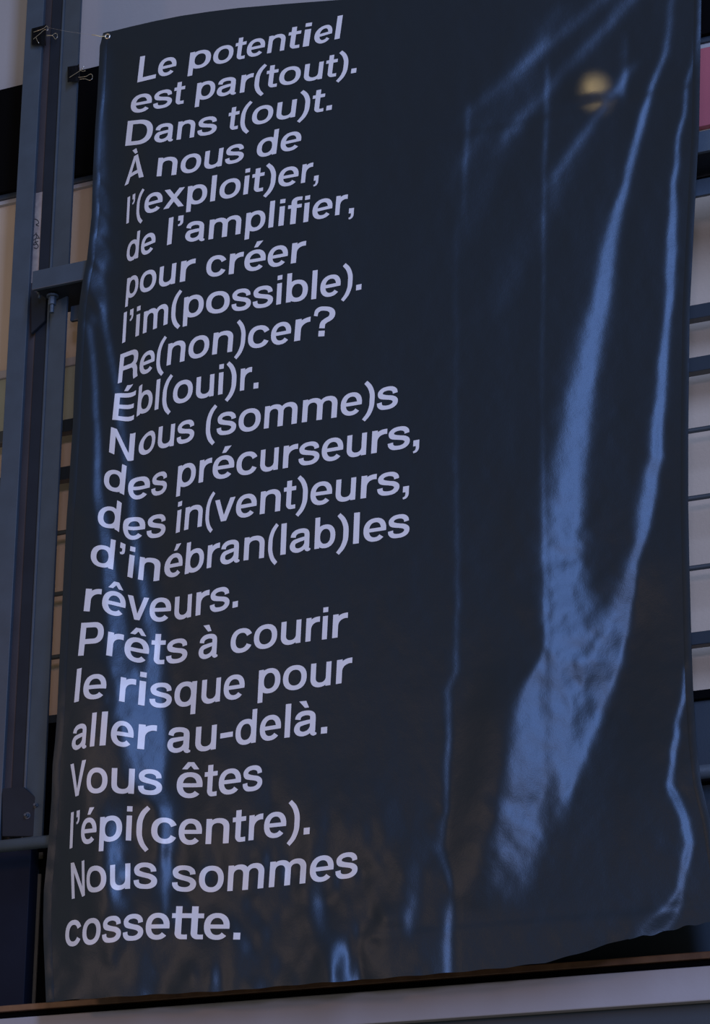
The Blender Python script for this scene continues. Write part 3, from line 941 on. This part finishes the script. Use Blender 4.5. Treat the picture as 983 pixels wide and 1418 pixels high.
# every line: text, anchors (glyph index, L/R ink edge, place of that point on the cloth lattice), lean left/right, cap scale left/right
T = [
 ("Le potentiel", [(0, 'L', 190.3, 114.5), (1, 'L', 217.8, 0), (3, 'L', 260.8, 97.3), (4, 'L', 294, 0), (6, 'L', 340.5, 0), (7, 'L', 369.8, 74.4), (9, 'L', 419.2, 65.2), (10, 'L', 433.9, 0), (11, 'L', 463.2, 55), (11, 'R', 470.4, 53.5)], 0.115, 0.14, 1.08, 1.0),
 ("est par(tout).", [(0, 'L', 180.2, 158), (1, 'L', 211.5, 0), (4, 'L', 270.7, 140), (5, 'L', 299.5, 0), (6, 'L', 332, 129), (9, 'L', 385.5, 0), (10, 'L', 420, 0), (13, 'R', 493.2, 100.7)], 0.11, 0.12, 1, 1),
 ("Dans t(ou)t.", [(0, 'L', 173.6, 202.3), (1, 'L', 213, 0), (2, 'L', 244.5, 194), (3, 'L', 272.7, 0), (3, 'R', 299.4, 0), (7, 'L', 347.8, 0), (8, 'L', 381.9, 0), (11, 'R', 459.3, 152)], 0.11, 0.12, 1, 1),
 ("\u00c0 nous de", [(0, 'L', 172.8, 257.5), (0, 'R', 199.3, 245), (2, 'L', 217, 244.5), (3, 'L', 249, 0), (4, 'L', 281.9, 0), (5, 'L', 311, 0), (5, 'R', 336.8, 223), (7, 'L', 354.4, 0), (8, 'L', 387.4, 0), (8, 'R', 415.8, 205.5)], 0.1, 0.12, 1, 1),
 ("l\u2019(exploit)er,", [(0, 'L', 175.2, 310.3), (3, 'L', 199.5, 0), (4, 'L', 226.2, 290.2), (5, 'L', 258.5, 284.7), (6, 'L', 291, 279.5), (7, 'L', 303, 0), (8, 'L', 336.8, 270), (11, 'L', 384.4, 0), (12, 'L', 416.7, 254), (13, 'R', 441, 249.5)], 0.05, 0.1, 1, 1),
 ("de l\u2019amplifier,", [(0, 'L', 174.8, 364), (0, 'R', 191.5, 357), (1, 'R', 214.4, 347), (3, 'L', 231.3, 339.8), (5, 'L', 256, 0), (6, 'L', 288.7, 332), (7, 'L', 339.4, 0), (8, 'L', 371.6, 315.8), (9, 'L', 385.5, 313.3), (11, 'L', 420, 308.3), (12, 'L', 431.8, 0), (13, 'L', 463.9, 298.6), (14, 'R', 490, 295)], 0.08, 0.08, 1, 1),
 ("pour cr\u00e9er", [(0, 'L', 174.3, 415), (1, 'L', 192.9, 0), (2, 'L', 219.6, 0), (3, 'L', 249, 391), (3, 'R', 269, 387), (5, 'L', 284.8, 0), (6, 'L', 316.7, 380.3), (7, 'L', 337.5, 0), (8, 'L', 369.8, 0), (9, 'L', 402.7, 365.3), (9, 'R', 422, 362)], 0.08, 0.08, 1, 1),
 ("l\u2019im(possible).", [(0, 'L', 169.4, 475.6), (2, 'L', 187.7, 466.6), (3, 'L', 198, 462.3), (5, 'L', 253.7, 442), (6, 'L', 284.8, 0), (7, 'L', 320.3, 0), (8, 'L', 349.6, 0), (9, 'L', 382.6, 422.4), (10, 'L', 396, 419.5), (11, 'L', 431, 415), (12, 'L', 443, 0), (14, 'R', 500.4, 401)], 0.06, 0.055, 1.03, 1),
 ("Re(non)cer ?", [(0, 'L', 163, 531.5), (1, 'L', 192.3, 0), (3, 'L', 230.7, 506.7), (4, 'L', 260, 0), (5, 'L', 293.7, 491.5), (5, 'R', 321.6, 487), (7, 'L', 342.5, 0), (8, 'L', 374.3, 0), (9, 'L', 407.3, 473), (9, 'R', 428, 469), (11, 'L', 432.5, 0), (11, 'R', 462, 465)], 0.1, 0.08, 0.97, 1),
 ("\u00c9bl(oui)r.", [(0, 'L', 155.6, 581.5), (0, 'R', 185.4, 581), (1, 'L', 189.3, 577.4), (2, 'L', 214.2, 568.2), (4, 'L', 238.8, 0), (5, 'L', 271, 0), (6, 'L', 302, 547), (8, 'L', 332.2, 541.5), (9, 'R', 357.8, 537.7)], 0.1, 0.05, 0.86, 1),
 ("Nous (somme)s", [(0, 'L', 151.2, 626.3), (0, 'R', 185, 637.6), (1, 'L', 191.2, 634.5), (2, 'L', 218, 622.5), (3, 'L', 244.3, 616.5), (3, 'R', 268.5, 610), (6, 'L', 299.6, 0), (7, 'L', 329.6, 0), (8, 'L', 365.4, 594), (9, 'L', 418, 585.3), (10, 'L', 471, 0), (12, 'L', 521.4, 569), (12, 'R', 550.5, 564)], 0.08, 0.065, 0.82, 1),
 ("des pr\u00e9curseurs,", [(0, 'L', 143, 677), (0, 'R', 172, 685.8), (1, 'L', 176.3, 689), (2, 'L', 209, 687.5), (2, 'R', 230.6, 682), (4, 'L', 244.8, 677), (5, 'L', 275, 669), (6, 'L', 293.6, 0), (7, 'L', 326.7, 0), (8, 'L', 359.8, 0), (9, 'L', 391.5, 649), (10, 'L', 413, 0), (11, 'L', 444.9, 0), (12, 'L', 479.6, 0), (13, 'L', 514, 628.4), (14, 'L', 536.5, 0), (15, 'R', 580.6, 617)], 0.09, 0.055, 0.9, 1),
 ("des in(vent)eurs,", [(0, 'L', 134.2, 729), (0, 'R', 165, 737.2), (1, 'L', 169.2, 742), (2, 'L', 202.5, 745.5), (2, 'R', 228.7, 742), (4, 'L', 243.6, 738.5), (5, 'L', 255, 734.6), (5, 'R', 279.4, 729), (7, 'L', 296, 0), (8, 'L', 326, 0), (9, 'L', 359.7, 712.5), (9, 'R', 388, 707.5), (12, 'L', 429.3, 0), (13, 'L', 464.3, 0), (14, 'L', 499.2, 690.8), (15, 'L', 521.9, 0), (16, 'R', 566.3, 681)], 0.1, 0.055, 0.9, 1),
 ("d\u2019in\u00e9bran(lab)les", [(0, 'L', 124.5, 782), (0, 'R', 156.4, 789.2), (2, 'L', 176.6, 798.6), (3, 'L', 191, 802.5), (3, 'R', 220.7, 803.8), (4, 'L', 226.6, 802), (5, 'L', 255.9, 795.5), (6, 'L', 286.2, 787.4), (7, 'L', 304.5, 0), (8, 'L', 337.3, 776.5), (8, 'R', 365.7, 772.5), (10, 'L', 388.3, 768.8), (11, 'L', 401, 0), (12, 'L', 435.4, 760.7), (14, 'L', 488.9, 753.5), (15, 'L', 502.8, 0), (16, 'L', 537, 0), (16, 'R', 566.8, 742)], 0.11, 0.04, 0.9, 1),
 ("r\u00eaveurs.", [(0, 'L', 116, 846.4), (1, 'L', 140.1, 848.5), (2, 'L', 174.5, 856), (3, 'L', 206, 860.5), (4, 'L', 241.1, 859), (5, 'L', 270.9, 853), (6, 'L', 290.3, 849), (7, 'R', 329.4, 840.5)], 0.11, 0.05, 0.97, 1),
 ("Pr\u00eats \u00e0 courir", [(0, 'L', 108.4, 908.3), (1, 'L', 147, 907.6), (2, 'L', 171, 913), (3, 'L', 207.5, 919.5), (4, 'L', 229.4, 919.5), (4, 'R', 259, 915.5), (6, 'L', 274.6, 913.5), (6, 'R', 301.4, 909), (8, 'L', 318.7, 0), (9, 'L', 351, 0), (10, 'L', 388.5, 0), (11, 'L', 423, 889), (12, 'L', 445.8, 886), (13, 'L', 460, 884), (13, 'R', 480.5, 881)], 0.1, 0.05, 1.02, 1),
 ("le risque pour", [(0, 'L', 102.9, 973), (1, 'L', 114.3, 970), (1, 'R', 146, 967.5), (3, 'L', 164.7, 971), (4, 'L', 191, 976), (5, 'L', 206, 978.5), (6, 'L', 240.7, 979), (7, 'L', 278.4, 975.5), (8, 'L', 309.1, 970.5), (8, 'R', 338.1, 966), (10, 'L', 357.3, 962), (12, 'L', 429.5, 0), (13, 'L', 465.2, 947.5), (13, 'R', 486.5, 944)], 0.09, 0.05, 1.01, 1),
 ("aller au-del\u00e0.", [(0, 'L', 99, 1039.5), (1, 'L', 124.5, 1034.2), (2, 'L', 138, 1032.6), (3, 'L', 152.6, 1032), (4, 'L', 189.9, 1037), (4, 'R', 215.2, 1039.5), (6, 'L', 231.1, 1041.5), (7, 'L', 270, 1041), (8, 'L', 304.3, 0), (9, 'L', 325.5, 1033), (10, 'L', 359.2, 0), (11, 'L', 393.8, 1022), (12, 'L', 406.8, 0), (13, 'R', 453, 1015.4)], 0.085, 0.05, 1, 1),
 ("Vous \u00eates", [(0, 'L', 97, 1106), (1, 'L', 119.8, 1099), (2, 'L', 154, 1098), (3, 'L', 190.7, 1099.5), (3, 'R', 224, 1101.5), (5, 'L', 244.1, 1104), (6, 'L', 282.3, 1104), (7, 'L', 302.3, 1101.5), (8, 'L', 335.7, 0), (8, 'R', 362.8, 1093)], 0.02, 0.05, 1, 1),
 ("l\u2019\u00e9pi(centre).", [(0, 'L', 96.8, 1175.5), (2, 'L', 112, 1170), (3, 'L', 137.5, 1166.5), (4, 'L', 174.2, 1164), (6, 'L', 208.9, 1166.5), (7, 'L', 246.8, 1169), (8, 'L', 284.7, 1169), (8, 'R', 316.8, 1167.6), (10, 'L', 344, 1164.2), (11, 'L', 365, 1161.5), (13, 'R', 428.8, 1155)], 0.04, 0.05, 1.05, 1),
 ("Nous sommes", [(0, 'L', 99.9, 1245), (0, 'R', 118, 1240), (1, 'L', 120.5, 1238), (2, 'L', 152.5, 1233.5), (3, 'L', 185, 1230.5), (3, 'R', 217.4, 1231), (5, 'L', 237.8, 1233.3), (6, 'L', 275, 1234.8), (7, 'L', 314.9, 1234.2), (8, 'L', 372.2, 1229), (9, 'L', 428.2, 1222.5), (10, 'L', 463.9, 0), (10, 'R', 494.6, 1214)], -0.03, 0.065, 1.03, 1.0),
 ("cossette.", [(0, 'L', 89.9, 1310.5), (1, 'L', 113.5, 1309), (2, 'L', 141, 1306), (3, 'L', 169.5, 1303), (4, 'L', 201, 1301), (5, 'L', 236.5, 1300.5), (7, 'L', 281.6, 1300.8), (8, 'R', 332.5, 1301.3)], 0.06, 0.06, 0.98, 1.0),
]

for txt, anc, s0, s1, k0, k1 in T:
    pen, cur = [], 0
    for ch_ in txt:
        pen.append(cur)
        cur += glyph(ch_)[0] + TR
        if ch_ == 't' and txt.startswith('cos'):
            cur -= 30
    ak, ax_, ay_, yk = [], [], [], []
    for gi, sd, x, y in anc:
        g = glyph(txt[gi])
        ak.append(pen[gi] + (g[3] if sd == 'L' else g[4]))
        ax_.append(x)
        if y:
            yk.append(ak[-1])
            ay_.append(y)
    V, Fc = [], []
    base = 0
    for ch_, p0 in zip(txt, pen):
        adv, vs, tr, _, _ = glyph(ch_)
        if vs is None:
            continue
        V.append(vs + np.array([p0, 0]))
        Fc.append(tr + base)
        base += len(vs)
    V = np.concatenate(V)
    Fc = np.concatenate(Fc)
    # the anchors sit on the slanted stems' feet: map advance to cloth place, then rise along the lean
    bxp = pchip(ak, ax_, V[:, 0])
    byp = pchip(yk, ay_, V[:, 0])
    fr = np.clip((V[:, 0] - ak[0]) / (ak[-1] - ak[0]), 0, 1)
    cap = np.interp(byp, [50, 150, 240, 330, 430, 560, 750, 900, 1030, 1150, 1300], [32.4, 33.7, 35, 37.2, 40.5, 42, 43, 44.6, 46.8, 47.5, 49]) * (k0 + (k1 - k0) * np.clip(fr * 6, 0, 1))
    rise = V[:, 1] / CAP * cap
    qx = bxp + rise * (s0 + (s1 - s0) * np.clip(fr * 1.6, 0, 1))
    qy = byp - rise
    P = lat3(POS, qx, qy) + lat3(NRM, qx, qy) * .0010
    NN = lat3(NRM, qx, qy)
    NN /= np.linalg.norm(NN, axis=1, keepdims=True)
    used = np.unique(Fc)
    rm = np.full(len(V), -1)
    rm[used] = np.arange(len(used))
    Fc = rm[Fc]
    P, NN = P[used], NN[used]
    a, b, c_ = P[Fc[:, 0]], P[Fc[:, 1]], P[Fc[:, 2]]
    fl = np.einsum('ij,ij->i', np.cross(b - a, c_ - a), NN[Fc[:, 0]]) < 0
    Fc[fl] = Fc[fl][:, ::-1]
    me = bpy.data.meshes.new('print')
    me.from_pydata(P.tolist(), [], Fc.tolist())
    for pg in me.polygons:
        pg.use_smooth = True
    me.update()
    me.normals_split_custom_set_from_vertices(NN.tolist())
    o = obj('printed_line', me, M_print, banner)
    o['label'] = 'pale printed lettering reading ' + txt

# ------------------------------------------------------------------ clips, thread, cord


def wire(pts2, y, r, parent, closed=False, bend=None):
    P = catmull(pts2, 6, closed)
    n_ = len(P)
    out = []
    for i, p in enumerate(P):
        yy = y if bend is None else y + bend * math.sin(math.pi * i / max(1, n_ - 1))
        out.append(at(p[0], p[1], yy))
    return obj('wire_handle', tube_me(out, r, 8, closed), M_chrome, parent)


def clip(name_pts, y, label, handles, group):
    c0 = np.mean(name_pts, 0)
    r_ = empty('binder_clip', at(c0[0], c0[1], y))
    tag(r_, label, 'clip', group)
    (ax0, ay0), (ax1, ay1), (ax2, ay2), (ax3, ay3) = name_pts     # tl tr br bl
    # folded spring-steel wedge: broad spine at the left, jaws closing at the right
    bm = bmesh.new()
    rows = []
    prof = [(1.0, -.001), (.7, -.0065), (.35, -.011), (.08, -.014), (.0, -.011), (.0, .003), (.06, .006), (.4, .004), (.75, .002), (1.0, .0005)]
    for t in np.linspace(0, 1, 7):
        top = t
        row = []
        for u_, dy in prof:
            x_ = (ax0 + (ax1 - ax0) * u_) * (1 - t) + (ax3 + (ax2 - ax3) * u_) * t
            y_ = (ay0 + (ay1 - ay0) * u_) * (1 - t) + (ay3 + (ay2 - ay3) * u_) * t
            row.append(bm.verts.new(at(x_, y_, y + dy)))
        rows.append(row)
    for i in range(6):
        for j in range(len(prof) - 1):
            bm.faces.new((rows[i][j], rows[i][j + 1], rows[i + 1][j + 1], rows[i + 1][j]))
    bmesh.ops.solidify(bm, geom=bm.faces[:], thickness=.0007)
    obj('body', from_bm(bm), M_clip, r_)
    # rolled jaws that hold the wires
    obj('rolled_jaw', tube_me([at(ax1 + .3, ay1 - .5, y - .002), at(ax2 + .3, ay2 + .5, y - .002)], .0019, 10), M_clip, r_)
    for h, dy in handles:
        wire(h, y + dy, .00085, r_)
    return r_


clip([(44, 39.5), (62.5, 34.5), (62.5, 62), (43.5, 61.5)], CY - .004, 'black binder clip higher up on the column, clamped to its left flange',
     [([(46, 54.5), (55, 47), (62, 41), (65.8, 42.5), (66.3, 38), (64.5, 36), (61, 39), (54, 42), (46.5, 44.5)], -.016),
      ([(64, 48.5), (69, 48.8), (73.5, 50), (76.5, 54), (79.3, 52), (79.2, 47.5), (76.5, 46), (73, 48.5), (69, 49.4), (64, 50)], -.006),
      ([(50, 52), (52, 57), (54, 60)], -.0165)], 'binder clips on the column')
CY -= .022
clip([(93.5, 92.5), (108.5, 90), (110, 112), (93.5, 114)], CY - .004, 'black binder clip lower down at the right edge of the column, nearest the banner',
     [([(96, 107.5), (103, 103), (110, 98.5), (114.5, 95.5), (115.7, 92), (116.5, 91.5), (115, 94.5), (112, 96)], -.015),
      ([(110, 97), (114, 98.5), (118, 98.3), (117.2, 97.3)], -.012),
      ([(110, 109.8), (118, 109.2), (123.5, 111.2), (127.3, 109.5), (128, 105), (126.2, 102.6), (123, 103.5), (120, 105.5), (113, 106.8), (108, 107)], -.006)], 'binder clips on the column')

gpv = Vector(gp)
th = obj('thread', tube_me([at(66, 38, .03), at(90, 43, .012), at(120, 47.5, -.005), gpv + Vector((-.004, -.003, .003))], .00028, 6), M_thread)
tag(th, 'fine pale thread stretched from the upper clip to the banner eyelet', 'thread')
cdp = obj('cord', tube_me([at(127, 48.2, .0), at(133, 49, -.004), at(139, 50.6, -.01), gpv + Vector((-.005, -.003, .0))], .0009, 8), M_cord)
tag(cdp, 'short yellow cord end tied through the eyelet at the banner corner', 'cord')
